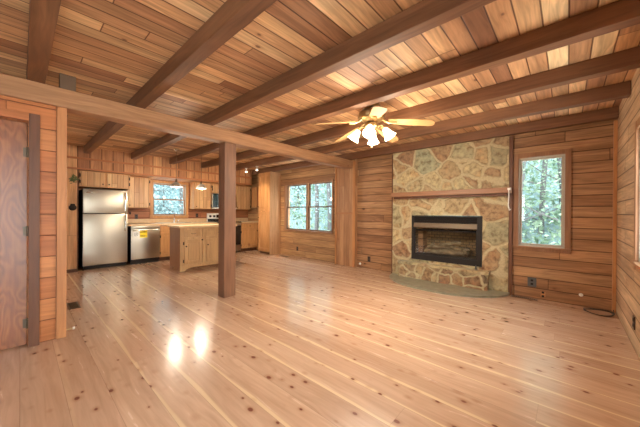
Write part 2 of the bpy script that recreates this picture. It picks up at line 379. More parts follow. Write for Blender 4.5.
m = holes_wall(MB(), 'y', YN-.16, YN, XK, XR+.16, 0, ZC, [(-1.9, -1.2, .9, 2.0), (-6.0, -4.8, .8, 2.05)]); struct(m.build('wall_near', 'wallx'))
m = MB().box(-7.88, -7.2, YN, 4.78, 2.03, ZC-.002); struct(m.build('wall_soffit', 'wallk'), 'vertical board soffit above the kitchen cabinets')
m = MB().box(-7.88, -7.2, YN, .77, 0, 2.028); struct(m.build('wall_kitchen_left', 'wallk'), 'reddish board wall left of the refrigerator')
# wall with the brown door
DY0, DY1, DZ = -.86, .045, 1.985
m = holes_wall(MB(), 'x', -3.67, -3.55, YN, .225, 0, 2.178, [(DY0, DY1, -.01, DZ)]); struct(m.build('wall_left', 'walldoor'), 'orange horizontal board wall beside the brown door')
m = MB().box(-3.69, -3.53, .227, .297, 0, 2.178, bev=.004); struct(m.build('trim_1', 'trimz'), 'upright end board of the door wall')
m = MB().box(-4.02, -3.485, 4.98, 5.119, 0, ZC-.002); struct(m.build('wall_chase', 'chase'), 'narrow vertical board chase right of the double window')
m = MB().box(-4.02, -3.53, 4.965, 4.979, 1.17, 1.21); struct(m.build('trim_9', 'trimx'))
m = MB().box(-3.53, -3.47, 4.955, 4.979, 0, 2.35, bev=.004).box(-4.03, -4.0, 4.955, 4.979, 0, 2.35, bev=.004); struct(m.build('trim_2', 'trimz'), 'thin upright edge strips of the board chase')
m = MB().box(-.645, -.60, 4.895, 4.939, 0, 2.355, bev=.004); struct(m.build('trim_3', 'trimd'), 'dark upright strip right of the stone')
m = MB().box(-2.60, -2.545, 4.99, 5.079, 0, 2.355, bev=.004); struct(m.build('trim_4', 'trimd'))
m = MB().box(.415, .449, 4.90, 4.939, 0, 2.355, bev=.006); struct(m.build('trim_5', 'trimz'), 'light strip in the room corner')
m = MB().box(-7.2, -7.175, YN, 4.78, 2.235, 2.275, bev=.003); struct(m.build('trim_6', 'trimy'), 'rail across the soffit boards')
m = MB().box(-7.2, -7.175, YN, 4.78, 2.03, 2.065, bev=.003); struct(m.build('trim_7', 'trimy'), 'bottom rail of the soffit')
m = MB().box(-7.2, -7.17, -.4, .765, 0, .06, bev=.003); struct(m.build('baseboard_kitchen', 'trimd'))

# ------------------------------------------------------------------ windows
def window(n, ax, p, out, h, dbl, cols=1, cw=.07, casing='casing', sash='sash', sill=True, inner='vinyl', label=None):
    """ax: wall normal axis, p: inner wall face, out: +1/-1 direction to outdoors"""
    u0, u1, z0, z1 = h
    c = ((u0+u1)/2, p, z0) if ax == 'y' else (p, (u0+u1)/2, z0)
    r = sthing('window_%d' % n, c, label)
    def bx(m, a, b, q0, q1, za, zb, bev=0):
        q0, q1 = p+out*q0, p+out*q1
        if ax == 'y': m.box(a, b, q0, q1, za, zb, bev)
        else: m.box(q0, q1, a, b, za, zb, bev)
    m = MB()
    bx(m, u0-cw, u0, -.022, -.001, z0-cw, z1+cw, .003); bx(m, u1, u1+cw, -.022, -.001, z0-cw, z1+cw, .003)
    bx(m, u0, u1, -.020, -.001, z1, z1+cw, .003); bx(m, u0, u1, -.020, -.001, z0-cw, z0, .003)
    if sill: bx(m, u0-cw-.01, u1+cw+.01, -.04, -.001, z0-.022, z0+.002, .004)
    m.build('window_casing', casing, r)
    m = MB(); t = .012
    bx(m, u0+.001, u0+t, .0, .11, z0+.001, z1-.001); bx(m, u1-t, u1-.001, .0, .11, z0+.001, z1-.001)
    bx(m, u0+t, u1-t, .0, .11, z1-t, z1-.001); bx(m, u0+t, u1-t, .0, .11, z0+.001, z0+t)
    m.build('jamb', inner, r)
    a, b, c0, d = u0+t, u1-t, z0+t, z1-t; mw = .05
    wd = (b-a-mw*(cols-1))/cols
    for i in range(cols):
        ua = a+i*(wd+mw); ub = ua+wd
        if i: mm = MB(); bx(mm, ua-mw, ua, -.012, .10, c0, d); mm.build('mullion', casing, r)
        parts = [(c0, (c0+d)/2+.016, .045), ((c0+d)/2-.016, d, .075)] if dbl else [(c0, d, .05)]
        for za, zb, q in parts:
            f = .026; s = MB()
            bx(s, ua+.001, ua+f, q-.014, q+.014, za, zb); bx(s, ub-f, ub-.001, q-.014, q+.014, za, zb)
            bx(s, ua+f, ub-f, q-.014, q+.014, za, za+f); bx(s, ua+f, ub-f, q-.014, q+.014, zb-f, zb)
            so = s.build('sash', sash, r)
            g = MB(); bx(g, ua+f, ub-f, q-.002, q+.002, za+f, zb-f); g.build('glass_pane', 'glass', so)
    return r
window(1, 'y', YA, 1, W1, True, 2, cw=.04, inner='casing', label='double window of two sliding sash pairs on the far wall')
window(2, 'y', YC, 1, W2, False, 1, sash='vinyl', cw=.062, label='tall single window right of the fireplace')
window(3, 'x', XR, 1, W3, True, 2, cw=.07, label='side wall window at the right picture edge')
window(4, 'x', XK, -1, W4, True, 1, cw=.065, casing='cab', sash='casing', label='kitchen window above the sink')
window(5, 'y', YN, -1, (-1.9, -1.2, .9, 2.0), True, 2)  # unseen window behind the camera, added to let daylight in
window(6, 'y', YN, -1, (-6.0, -4.8, .8, 2.05), True, 2)  # second unseen near-wall window, also added for daylight
window(7, 'x', XR, 1, (-1.1, .3, .05, 2.10), False, 2, sill=False)  # unseen glass door beside the camera, added to light room and kitchen

# ------------------------------------------------------------------ door
d = sthing('door_1', (-3.6, (DY0+DY1)/2, 0), 'brown swirled plywood door in a dark casing')
MB().box(-3.60, -3.562, DY0+.006, DY1-.006, .012, DZ-.006, bev=.002).build('door_leaf', 'door', d)
m = MB().box(-3.553, -3.49, DY1+.004, DY1+.072, 0, DZ+.072, bev=.003).box(-3.553, -3.49, DY0-.072, DY0-.004, 0, DZ+.072, bev=.003)
m.build('door_casing', 'trimd', d)
MB().box(-3.549, -3.49, DY0-.003, DY1+.003, DZ+.004, DZ+.072, bev=.003).build('door_header', 'walldoor', d)
for z in (.20, 1.02, 1.72): MB().cyl((-3.548, DY1-.002, z-.045), (-3.548, DY1-.002, z+.045), .009).box(-3.562, -3.556, DY1-.03, DY1-.004, z-.04, z+.04).build('hinge', 'bronze', d, True)
MB().lathe([(.026, 0), (.026, .008), (.010, .012), (.010, .04), (.026, .05), (.028, .065), (.018, .078)], (-3.562, DY0+.07, .98), 20, Matrix.Rotation(radians(90), 3, 'Y')).build('door_knob', 'brass', d, True)

# ------------------------------------------------------------------ timbers
BY = [(.035, .15), (.846, .946), (1.644, 1.744), (2.43, 2.535), (3.195, 3.295), (3.96, 4.06), (4.80, 4.89)]
BL = ['ceiling beam nearest the left edge, ending above the brown door', 'long dark beam crossing from the top left toward the refrigerator',
      'long ceiling beam crossing toward the kitchen window pendants', 'thick ceiling beam just in front of the ceiling fan',
      'ceiling beam just behind the ceiling fan', 'ceiling beam second from the fireplace wall', 'ceiling beam closest to the fireplace stone']
for (a, b), l in zip(BY, BL):
    tag(MB().box(-7.17, XR-.003, a, b, 2.362, ZC-.002, bev=.006).build('ceiling_beam', 'beam'), l, 'beam', 'parallel ceiling beams')
tag(MB().box(-3.70, -3.53, YN+.01, 4.95, 2.181, 2.359, bev=.008).build('main_girder', 'girder'), 'heavy knotty girder carried by the post and crossing under the ceiling beams', 'beam')
tag(MB().box(-3.70, -3.53, 1.908, 2.086, .001, 2.179, bev=.006).build('support_post', 'post'), 'square dark brown timber post standing in the middle of the floor', 'post')
tag(MB().box(-3.62, -3.535, .245, .36, 2.361, 2.498, bev=.003).build('timber_block', 'block'), 'small greyish block wedged between girder and ceiling at upper left', 'block')

# ------------------------------------------------------------------ fireplace
fp = thing('fireplace', 'tan flagstone fireplace with wooden mantel and black gas insert', 'fireplace', (-1.57, 4.9, 0))
FX0, FX1, FZ0, FZ1 = -2.145, -.99, .355, 1.165
m = MB()
m.box(-2.53, FX0, 4.90, 5.06, .001, 2.49); m.box(FX1, -.650, 4.90, 5.06, .001, 2.49)
m.box(FX0, FX1, 4.90, 5.06, FZ1, 2.49); m.box(FX0, FX1, 4.90, 5.06, .001, FZ0)
m.build('stone_surround', 'stone', fp)
# raised hearth with slightly wavy stone front
hp = [(-2.34, 4.899), (-2.36, 4.80), (-2.31, 4.755), (-2.0, 4.765), (-1.6, 4.75), (-1.2, 4.765), (-.93, 4.75), (-.895, 4.78), (-.90, 4.899)]
MB().prism(hp, 'z', .03, .27).build('hearth', 'hearth', fp)
hc = [(-2.355, 4.899), (-2.38, 4.79), (-2.32, 4.738), (-2.0, 4.748), (-1.6, 4.732), (-1.2, 4.748), (-.92, 4.735), (-.878, 4.77), (-.885, 4.899)]
MB().prism(hc, 'z', .271, .315).build('hearth_cap', 'slate', fp)
ap = [(-1.575+.945*cos(t), 4.895-.69*sin(t)*(1+.01*sin(7*t))) for t in [pi*i/40 for i in range(41)]]
ap = [(x, y) for x, y in ap]
MB().prism(ap, 'z', .001, .029).build('hearth_apron', 'apron', fp, label='smooth grey green slate apron')
MB().box(-2.49, -.61, 4.735, 4.899, 1.505, 1.585, bev=.006).build('mantel', 'mantel', fp)
MB().box(-2.46, -.66, 4.80, 4.899, 1.47, 1.503, bev=.004).build('mantel_moulding', 'trimd', fp)
ins = MB()
ins.box(FX0+.005, FX0+.05, 4.885, 4.93, FZ0+.005, FZ1-.005, bev=.003); ins.box(FX1-.07, FX1-.005, 4.885, 4.93, FZ0+.005, FZ1-.005, bev=.003)
ins.box(FX0+.05, FX1-.07, 4.885, 4.93, FZ1-.03, FZ1-.005); ins.box(FX0+.05, FX1-.07, 4.885, 4.93, FZ0+.005, FZ0+.10, bev=.003)
io = ins.build('gas_insert', 'black', fp, label='black metal insert frame')
lx0, lx1 = FX0+.052, FX1-.072
MB().box(lx0, lx1, 4.915, 4.925, .945, FZ1-.03).build('louver_back', 'black', io)
for i in range(3):
    z = 1.04+i*.034; MB().prism([(4.884, z), (4.884, z+.006), (4.905, z+.030), (4.912, z+.030)], 'x', lx0, lx1).build('louver', 'black', io)
MB().prism([(4.862, .955), (4.885, 1.03), (4.92, 1.03), (4.92, .945), (4.868, .945)], 'x', lx0, lx1).build('smoke_hood', 'bronze', io, label='bronze metal hood strip')
m = MB(); g0, g1, gz0, gz1 = lx0, lx1, FZ0+.10, .943
m.box(g0, g1, 5.30, 5.32, gz0, gz1+.1); m.box(g0-.01, g0, 4.93, 5.3, gz0, gz1+.1); m.box(g1, g1+.01, 4.93, 5.3, gz0, gz1+.1)
m.build('firebrick_lining', 'brick', io)
MB().box(g0, g1, 4.93, 5.3, gz0-.02, gz0+.01).build('ember_bed', 'ember', io)
m = MB().box(g0-.01, g1+.01, 4.95, 5.32, gz1+.1, gz1+.12).box(g0+.01, g1-.01, 4.96, 5.29, gz1-.06, gz1-.04); m.build('firebox_roof', 'black', io)
m = MB().box(g0, g0+.018, 4.903, 4.915, gz0, gz1).box(g1-.018, g1, 4.903, 4.915, gz0, gz1).box(g0, g1, 4.903, 4.915, gz0, gz0+.018); m.build('glass_door_frame', 'black', io)
MB().box(g0+.018, g1-.018, 4.907, 4.911, gz0+.018, gz1-.002).build('glass_door', 'glass', io)
random.seed(3)
cx = (g0+g1)/2
for i, (x0, y0, z0, x1, y1, z1, r) in enumerate([(-.36, 5.03, .06, .34, 5.05, .07, .045), (-.30, 5.15, .07, .38, 5.14, .08, .05), (-.25, 5.00, .14, .02, 5.16, .15, .035), (.05, 5.15, .16, .30, 5.0, .13, .035), (-.12, 5.09, .19, .22, 5.08, .23, .03), (-.38, 5.08, .05, -.20, 5.0, .20, .03), (.30, 5.0, .05, .36, 5.02, .18, .045)]):
    p = [Vector((cx+x0, y0, gz0+z0)).lerp(Vector((cx+x1, y1, gz0+z1)), t/6)+Vector((0, random.uniform(-.012, .012), random.uniform(-.012, .012))) for t in range(7)]
    MB().tube(p, [r*random.uniform(.8, 1.1) for _ in p], 9).build('ceramic_log', 'log', io, True)
MB().lathe([(.022, 0), (.024, .012), (.012, .016), (.012, .055), (.005, .06)], (-1.07, 4.86, .317), 14).build('damper_knob', 'greyplate', fp, True, label='small grey metal knob')
m = MB().tube([(-.625, 4.70, 1.56), (-.622, 4.70, 1.45), (-.628, 4.70, 1.33), (-.615, 4.71, 1.25), (-.60, 4.72, 1.27)], .006, 8)
m.box(-.640, -.606, 4.705, 4.734, 1.545, 1.575, bev=.003)
tag(m.build('cord_loop', 'white', None, True), 'short white cord hanging from the right end of the mantel', 'cord')

# ------------------------------------------------------------------ ceiling fan
FC = Vector((-1.71, 2.77, 2.5))
fan = thing('ceiling_fan', 'brass ceiling fan with pale wooden blades and four lit glass shades', 'ceiling fan', FC)
MB().lathe([(.085, -.001), (.09, -.03), (.10, -.045), (.10, -.07), (.075, -.085), (.07, -.10)], FC, 28).build('canopy', 'brass', fan, True)
MB().lathe([(.07, -.101), (.12, -.108), (.155, -.135), (.16, -.175), (.145, -.205), (.10, -.22), (.07, -.235)], FC, 32).build('motor_housing', 'brass', fan, True)
for ph in (-21, 51, 123, 195, 267):
    th = radians(42.26+ph); dr = Vector((cos(th), sin(th), 0)); sd = Vector((-sin(th), cos(th), 0))
    bl = MB(); vs = []; prof = [(.20, .045), (.24, .055), (.36, .062), (.52, .068), (.62, .068), (.665, .055), (.685, .025)]
    tilt = radians(-12); top = []; bot = []
    for r, w in prof:
        for s in (-1, 1):
            p = FC+dr*r+sd*(s*w*cos(tilt))+Vector((0, 0, -.245+s*w*sin(tilt)-.15*(r-.2)))
            top.append(p+Vector((0, 0, .004))); bot.append(p-Vector((0, 0, .004)))
    n = len(prof); allv = top+bot; fs = []
    for i in range(n-1):
        a, b, c, e = 2*i, 2*i+1, 2*i+3, 2*i+2
        fs += [(a, b, c, e), (a+2*n, e+2*n, c+2*n, b+2*n), (a, e, e+2*n, a+2*n), (b, b+2*n, c+2*n, c)]
    fs += [(0, 2*n, 2*n+1, 1), (2*n-2, 2*n-1, 4*n-1, 4*n-2)]
    bl.add(allv, fs); bo = bl.build('blade', 'blade', fan)
    MB().tube([FC+dr*.13+Vector((0, 0, -.215)), FC+dr*.17+Vector((0, 0, -.245)), FC+dr*.22+Vector((0, 0, -.262)), FC+dr*.28+Vector((0, 0, -.266))], [.016, .012, .014, .02], 8).build('blade_bracket', 'brass', bo, True)
MB().lathe([(.05, -.236), (.07, -.25), (.075, -.29), (.05, -.32), (.03, -.335), (.012, -.35)], FC, 24).build('light_kit_hub', 'brass', fan, True)
for ph in (-17, 73, 163, 253):
    th = radians(42.26+ph); dr = Vector((cos(th), sin(th), 0))
    a = FC+dr*.06+Vector((0, 0, -.29)); b = FC+dr*.12+Vector((0, 0, -.28)); c = FC+dr*.15+Vector((0, 0, -.32))
    arm = MB().tube([a, b, c], .009, 8).build('light_arm', 'brass', fan, True)
    ax = (dr*.55+Vector((0, 0, -.83))).normalized()
    rot = Vector((0, 0, 1)).rotation_difference(ax).to_matrix()
    prof = [(.022, 0), (.030, .012), (.040, .04), (.050, .075), (.062, .105), (.074, .125)]
    pr = prof+[(r-.004, z) for r, z in reversed(prof)]
    sh = MB(); vs = []; seg = 22
    for r, z in pr:
        for k in range(seg): vs.append(rot @ Vector((r*cos(2*pi*k/seg), r*sin(2*pi*k/seg), z))+c)
    sh.add(vs, [(i*seg+k, i*seg+(k+1) % seg, (i+1)*seg+(k+1) % seg, (i+1)*seg+k) for i in range(len(pr)-1) for k in range(seg)])
    sh.build('lamp_shade', 'lampglass', arm, True, label='lit frosted glass bell shade')
    MB().lathe([(.01, .01), (.014, .03), (.026, .07), (.022, .09), (.005, .10)], c, 14, rot).build('bulb', 'bulb', arm, True)
MB().tube([FC+Vector((.02, -.02, -.35)), FC+Vector((.02, -.02, -.50))], .0025, 6).lathe([(.006, 0), (.008, .02), (.004, .03)], FC+Vector((.02, -.02, -.53)), 8).build('pull_chain', 'brass', fan)

# ------------------------------------------------------------------ kitchen
def panel_door(name, parent, x, y0, y1, z0, z1, mat='cab', st=.055, face=1, knob=None, hinge=None, raised=True, ax='x'):
    """framed door in plane x (front face at x), facing +x; ax='y' -> plane y facing -y with y0,y1 as x range"""
    def bx(m, a, b, q0, q1, c, d, bev=0):
        if ax == 'x': m.box(x+q0, x+q1, a, b, c, d, bev)
        else: m.box(a, b, x-q0, x-q1, c, d, bev)
    m = MB(); t = .02
    bx(m, y0, y0+st, 0, t, z0, z1, .003); bx(m, y1-st, y1, 0, t, z0, z1, .003)
    bx(m, y0+st, y1-st, 0, t, z0, z0+st, .003); bx(m, y0+st, y1-st, 0, t, z1-st, z1, .003)
    bx(m, y0+st, y1-st, 0, .003, z0+st, z1-st)
    if raised: bx(m, y0+st+.022, y1-st-.022, .002, .015, z0+st+.022, z1-st-.022, .008)
    o = m.build(name, mat, parent)
    if knob:
        ky, kz = knob; k = MB()
        if ax == 'x': k.lathe([(.007, 0), (.007, .014), (.015, .02), (.013, .03), (.004, .033)], (x+t, ky, kz), 14, Matrix.Rotation(radians(90), 3, 'Y'))
        else: k.lathe([(.007, 0), (.007, .014), (.015, .02), (.013, .03), (.004, .033)], (ky, x-t, kz), 14, Matrix.Rotation(radians(90), 3, 'X'))
        k.build('knob', 'iron', o, True)
    for (hy, hz) in (hinge or []):
        k = MB(); bx(k, hy-.012, hy+.012, .001, t+.004, hz-.03, hz+.03, .002); k.build('hinge', 'iron', o)
    return o
def plank_door(parent, x, y0, y1, z0, z1, knob=None, hinge=None, mat='cabv'):
    o = MB().box(x, x+.02, y0, y1, z0, z1, bev=.003).build('door', mat, parent)
    if knob: MB().lathe([(.006, 0), (.006, .014), (.014, .02), (.012, .03), (.004, .033)], (x+.02, knob[0], knob[1]), 12, Matrix.Rotation(radians(90), 3, 'Y')).build('knob', 'iron', o, True)
    for (hy, hz) in (hinge or []): MB().box(x+.001, x+.026, hy-.010, hy+.010, hz-.035, hz+.035, bev=.002).build('hinge', 'iron', o)
    return o
# refrigerator
rf = thing('refrigerator', 'stainless steel top-freezer refrigerator against the kitchen wall', 'refrigerator', (-7.55, 1.22, 0))
RY0, RY1 = .845, 1.60
MB().box(-7.86, -7.29, RY0+.004, RY1-.004, .04, 1.655, bev=.006).build('body', 'black', rf)
MB().box(-7.30, -7.26, RY0+.02, RY1-.02, .012, .075).build('kick_grille', 'black', rf)
dr = MB().box(-7.285, -7.215, RY0, RY1, .085, 1.148, bev=.012).build('fridge_door', 'steel', rf, True)
df = MB().box(-7.285, -7.215, RY0, RY1, 1.162, 1.66, bev=.012).build('freezer_door', 'steel', rf, True)
def bar(parent, y, z0, z1, x=-7.215, r=.013):
    MB().tube([(x+.004, y, z0), (x+.04, y, z0+.03), (x+.045, y, (z0+z1)/2), (x+.04, y, z1-.03), (x+.004, y, z1)], r, 10).build('handle', 'chrome', parent, True)
bar(dr, RY1-.05, .78, 1.13); bar(df, RY1-.05, 1.19, 1.60)
MB().box(-7.2145, -7.211, RY0+.05, RY0+.16, 1.575, 1.592).build('badge', 'chrome', rf)
for ya in (RY0+.03, RY1-.1): MB().box(-7.30, -7.23, ya, ya+.07, 1.661, 1.675).build('hinge_cover', 'black', rf)
for y in (RY0+.06, RY1-.06):
    for x in (-7.34, -7.80): MB().cyl((x, y, .0), (x, y, .04), .018).build('foot', 'black', rf)
# dishwasher
DY = (1.665, 2.255)
dw = thing('dishwasher', 'stainless steel dishwasher with yellow energy sticker beside the refrigerator', 'dishwasher', (-7.5, 1.96, 0))
MB().box(-7.84, -7.265, DY[0]+.004, DY[1]-.004, .06, .868).build('body', 'black', dw)
MB().box(-7.31, -7.285, DY[0]+.01, DY[1]-.01, .0, .10).build('kick_plate', 'black', dw)
dd = MB().box(-7.262, -7.225, DY[0]+.005, DY[1]-.005, .115, .80, bev=.006).build('door', 'steel', dw, True)
MB().box(-7.262, -7.222, DY[0]+.005, DY[1]-.005, .808, .866, bev=.004).build('control_strip', 'steel', dw, True)
MB().tube([(-7.226, DY[0]+.04, .775), (-7.185, DY[0]+.06, .775), (-7.180, 1.96, .775), (-7.185, DY[1]-.06, .775), (-7.226, DY[1]-.04, .775)], .009, 8).build('handle', 'chrome', dd, True)
MB().box(-7.2245, -7.2235, DY[0]+.17, DY[0]+.32, .60, .765).build('energy_sticker', 'yellow', dd, label='yellow energy sticker')
MB().box(-7.2245, -7.2235, DY[0]+.04, DY[0]+.16, .63, .74).build('paper_sheet', 'paperw', dd, label='white printed sheet')
m = MB()
for i, (a, b) in enumerate([(.76, .752), (.742, .737), (.73, .725), (.718, .713), (.66, .652), (.645, .64), (.628, .62)]): m.box(-7.2234, -7.223, DY[0]+.18, DY[0]+(.31 if i % 2 else .27), b, a)
for i in range(5): m.box(-7.2234, -7.223, DY[0]+.05, DY[0]+.14, .65+i*.016, .655+i*.016)
m.build('printed_lines', 'black', dd)

def base_cabinet(label, y0, y1, doors, drawers=True, mat='cab', group=None):
    t = thing('base_cabinet', label, 'cabinet', (-7.55, (y0+y1)/2, 0), group)
    MB().box(-7.86, -7.265, y0+.002, y1-.002, .10, .868).build('body', mat, t)
    MB().box(-7.84, -7.33, y0+.004, y1-.004, .0, .10).build('kick_plate', 'trimd', t)
    w = (y1-y0)/doors
    for i in range(doors):
        a, b = y0+i*w+.012, y0+(i+1)*w-.012
        panel_door('door', t, -7.264, a, b, .13, .68 if drawers else .85, mat, knob=(b-.03 if i % 2 == 0 else a+.03, .62), hinge=[(a-.004 if i % 2 == 0 else b+.004, .2), (a-.004 if i % 2 == 0 else b+.004, .6)])
        if drawers:
            dwr = MB().box(-7.264, -7.246, a, b, .71, .85, bev=.004).build('drawer', mat, t)
            MB().lathe([(.007, 0), (.007, .014), (.015, .02), (.013, .03), (.004, .033)], (-7.246, (a+b)/2, .78), 14, Matrix.Rotation(radians(90), 3, 'Y')).build('knob', 'iron', dwr, True)
    return t
base_cabinet('pine base cabinet between the dishwasher and the island end', 2.26, 3.10, 2)
base_cabinet('pine base cabinet left of the range, behind the island', 3.105, 3.688, 1)
base_cabinet('orange pine base cabinet between range and tall pantry', 4.455, 5.06, 1)
# counters
m = MB().box(-7.87, -7.215, 1.612, 3.692, .872, .912, bev=.006)
ct = thing('countertop', 'long pale laminate worktop under the kitchen window', 'countertop', (-7.5, 2.6, .87))
m.build('worktop', 'counter', ct); MB().box(-7.895, -7.873, 1.612, 3.692, .914, 1.015, bev=.004).build('backsplash', 'counter', ct)
ct = thing('countertop', 'short pale worktop right of the range', 'countertop', (-7.5, 4.75, .87))
MB().box(-7.87, -7.215, 4.453, 5.10, .872, .912, bev=.006).build('worktop', 'counter', ct); MB().box(-7.895, -7.873, 4.453, 5.10, .914, 1.015, bev=.004).build('backsplash', 'counter', ct)
sk = thing('kitchen_sink', 'drop-in steel sink under the kitchen window', 'sink', (-7.52, 2.66, .912))
m = MB(); m.box(-7.76, -7.30, 2.32, 2.34, .9125, .925, bev=.003).box(-7.76, -7.30, 3.0, 3.02, .9125, .925, bev=.003).box(-7.76, -7.74, 2.34, 3.0, .9125, .925).box(-7.32, -7.30, 2.34, 3.0, .9125, .925).box(-7.74, -7.32, 2.34, 3.0, .9125, .915)
m.build('rim', 'steel', sk)
fc = MB().lathe([(.028, 0), (.028, .012), (.016, .02), (.014, .09)], (-7.70, 2.74, .926), 16).tube([(-7.70, 2.74, 1.01), (-7.69, 2.74, 1.12), (-7.65, 2.74, 1.17), (-7.58, 2.74, 1.16), (-7.54, 2.74, 1.12)], .010, 10)
fc.build('faucet', 'chrome', sk, True)
MB().tube([(-7.70, 2.82, .916), (-7.70, 2.82, .96), (-7.66, 2.84, .975)], .010, 8).build('faucet_lever', 'chrome', sk, True)
# range
SY = (3.695, 4.447)
rg = thing('kitchen_range', 'stainless and black electric range between the base cabinets', 'stove', (-7.55, 4.07, 0))
MB().box(-7.82, -7.27, SY[0]+.003, SY[1]-.003, .03, .898).build('body', 'black', rg)
MB().box(-7.80, -7.22, SY[0]+.002, SY[1]-.002, .90, .922, bev=.004).build('cooktop', 'blackgl', rg)
for y in (3.88, 4.26):
    for x in (-7.38, -7.65): MB().lathe([(.085, 0), (.09, .003)], (x, y, .9225), 20).build('burner', 'iron', rg)
od = MB().box(-7.268, -7.225, SY[0]+.006, SY[1]-.006, .245, .80, bev=.006).build('oven_door', 'blackgl', rg)
MB().box(-7.266, -7.222, SY[0]+.006, SY[1]-.006, .802, .896, bev=.004).build('front_panel', 'steel', rg, True)
MB().tube([(-7.224, 3.75, .84), (-7.18, 3.77, .84), (-7.18, 4.37, .84), (-7.224, 4.39, .84)], .011, 8).build('handle', 'chrome', od, True)
MB().box(-7.268, -7.228, SY[0]+.006, SY[1]-.006, .06, .235, bev=.005).build('storage_drawer', 'steel', rg, True)
cp = MB().box(-7.885, -7.825, SY[0]+.003, SY[1]-.003, .90, 1.16, bev=.006).build('control_panel', 'white', rg)
for y in (3.78, 3.90, 4.24, 4.36): MB().lathe([(.034, 0), (.030, .02), (.026, .03)], (-7.825, y, 1.075), 16, Matrix.Rotation(radians(90), 3, 'Y')).build('knob', 'black', cp, True)
MB().box(-7.824, -7.82, 3.97, 4.17, 1.03, 1.12).build('display', 'blackgl', cp)
MB().box(-7.824, -7.815, SY[0]+.01, SY[1]-.01, .925, 1.0).build('splash_strip', 'blackgl', cp)
# microwave
mw = thing('microwave_oven', 'over-range microwave with dark glass door beneath the small cabinet', 'microwave', (-7.7, 4.07, 1.29))
MB().box(-7.88, -7.53, SY[0]+.004, SY[1]-.004, 1.292, 1.742, bev=.004).build('body', 'steel', mw)
md = MB().box(-7.528, -7.495, SY[0]+.01, 4.27, 1.335, 1.73, bev=.005).build('door', 'blackgl', mw)
MB().box(-7.528, -7.498, 4.28, SY[1]-.01, 1.335, 1.73, bev=.004).build('control_panel', 'blackgl', mw)
MB().box(-7.528, -7.49, SY[0]+.006, SY[1]-.006, 1.294, 1.33, bev=.003).build('vent_strip', 'white', mw)
MB().tube([(-7.496, 4.24, 1.37), (-7.46, 4.24, 1.39), (-7.46, 4.24, 1.68), (-7.496, 4.24, 1.70)], .009, 8).build('handle', 'chrome', md, True)
# wall cabinets
def wall_cabinet(label, x, y0, y1, z0, z1, doors, plank=True, sidemat='cab'):
    t = thing('wall_cabinet', label, 'cabinet', (-7.75, (y0+y1)/2, z0), None)
    MB().box(-7.88, x-.002, y0+.002, y1-.002, z0+.002, z1-.002, bev=.003).build('body', sidemat, t)
    w = (y1-y0)/doors
    for i in range(doors):
        a, b = y0+i*w+.022, y0+(i+1)*w-.022
        kn = (b-.03 if i == 0 else a+.03, z0+.07); hs = [(a-.004 if i == 0 else b+.004, z0+.10), (a-.004 if i == 0 else b+.004, z1-.10)]
        if doors == 1: kn = (a+.03, z0+.07); hs = [(b+.004, z0+.1), (b+.004, z1-.1)]
        if plank: plank_door(t, x-.001, a, b, z0+.02, z1-.02, kn, hs)
        else: panel_door('door', t, x-.001, a, b, z0+.02, z1-.02, 'cab', knob=kn, hinge=hs)
    return t
wall_cabinet('low two-door plank cabinet above the refrigerator', -7.26, .785, 1.655, 1.70, 2.026, 2)
wall_cabinet('plank-fronted wall cabinet between refrigerator and kitchen window', -7.57, 1.66, 2.14, 1.28, 2.026, 1)
wall_cabinet('pine wall cabinet right of the kitchen window', -7.57, 3.20, 3.69, 1.28, 2.026, 1)
wall_cabinet('short pine cabinet above the microwave', -7.57, 3.695, 4.447, 1.75, 2.026, 2)
wall_cabinet('knotty pine wall cabinet right of the microwave, beside the post', -7.57, 4.452, 5.0, 1.28, 2.026, 1, True)
t = thing('spice_cabinet', 'narrow light-framed cabinet on the side wall beside the tall pantry', 'cabinet', (-7.35, 5.05, 1.35))
MB().box(-7.50, -7.215, 5.0, 5.117, 1.35, 2.0).build('body', 'cabd', t)
panel_door('door', t, 4.998, -7.49, -7.225, 1.36, 1.99, 'cab', ax='y', st=.05, raised=False)
# pantry
pn = thing('pantry_cabinet', 'tall honey pine pantry cabinet standing at the kitchen end of the window wall', 'cabinet', (-6.5, 4.9, 0))
MB().box(-6.79, -6.225, 4.755, 5.118, .06, 2.355, bev=.003).build('body', 'pantry', pn)
MB().box(-6.77, -6.24, 4.80, 5.11, .0, .06).build('plinth', 'trimd', pn)
MB().box(-6.223, -6.205, 4.735, 5.117, .002, 2.355, bev=.002).build('side_panel', 'plit', pn, label='plain side board with window light in its pale colour')
panel_door('door', pn, 4.754, -6.77, -6.24, 1.24, 2.32, 'pantry', ax='y', st=.07, knob=(-6.74, 1.36))
panel_door('door', pn, 4.754, -6.77, -6.24, .09, 1.21, 'pantry', ax='y', st=.07, knob=(-6.74, 1.05))
# island
il = thing('kitchen_island', 'freestanding pine kitchen island with panel doors behind the post', 'kitchen island', (-6.0, 2.75, 0))
IX0, IX1, IY0, IY1 = -6.28, -5.72, 2.147, 3.37
MB().box(IX0, IX1-.02, IY0+.02, IY1-.02, .10, .872, bev=.002).build('body', 'island', il)
arch = [(IY0, 0), (IY0+.09, 0), (IY0+.13, .03), (IY0+.20, .055), (IY0+.30, .06), (IY1-.30, .06), (IY1-.20, .055), (IY1-.13, .03), (IY1-.09, 0), (IY1, 0), (IY1, .10), (IY0, .10)]
MB().prism(arch, 'x', IX1-.022, IX1).build('front_apron', 'island', il)
arch = [(IX0, 0), (IX0+.08, 0), (IX0+.12, .05), (IX1-.14, .05), (IX1-.10, 0), (IX1-.024, 0), (IX1-.024, .87), (IX0, .87)]
MB().prism(arch, 'y', IY0, IY0+.018).build('end_panel', 'cabd', il, label='reddish brown end panel')
MB().prism(arch, 'y', IY1-.018, IY1).build('end_panel', 'cabd', il)
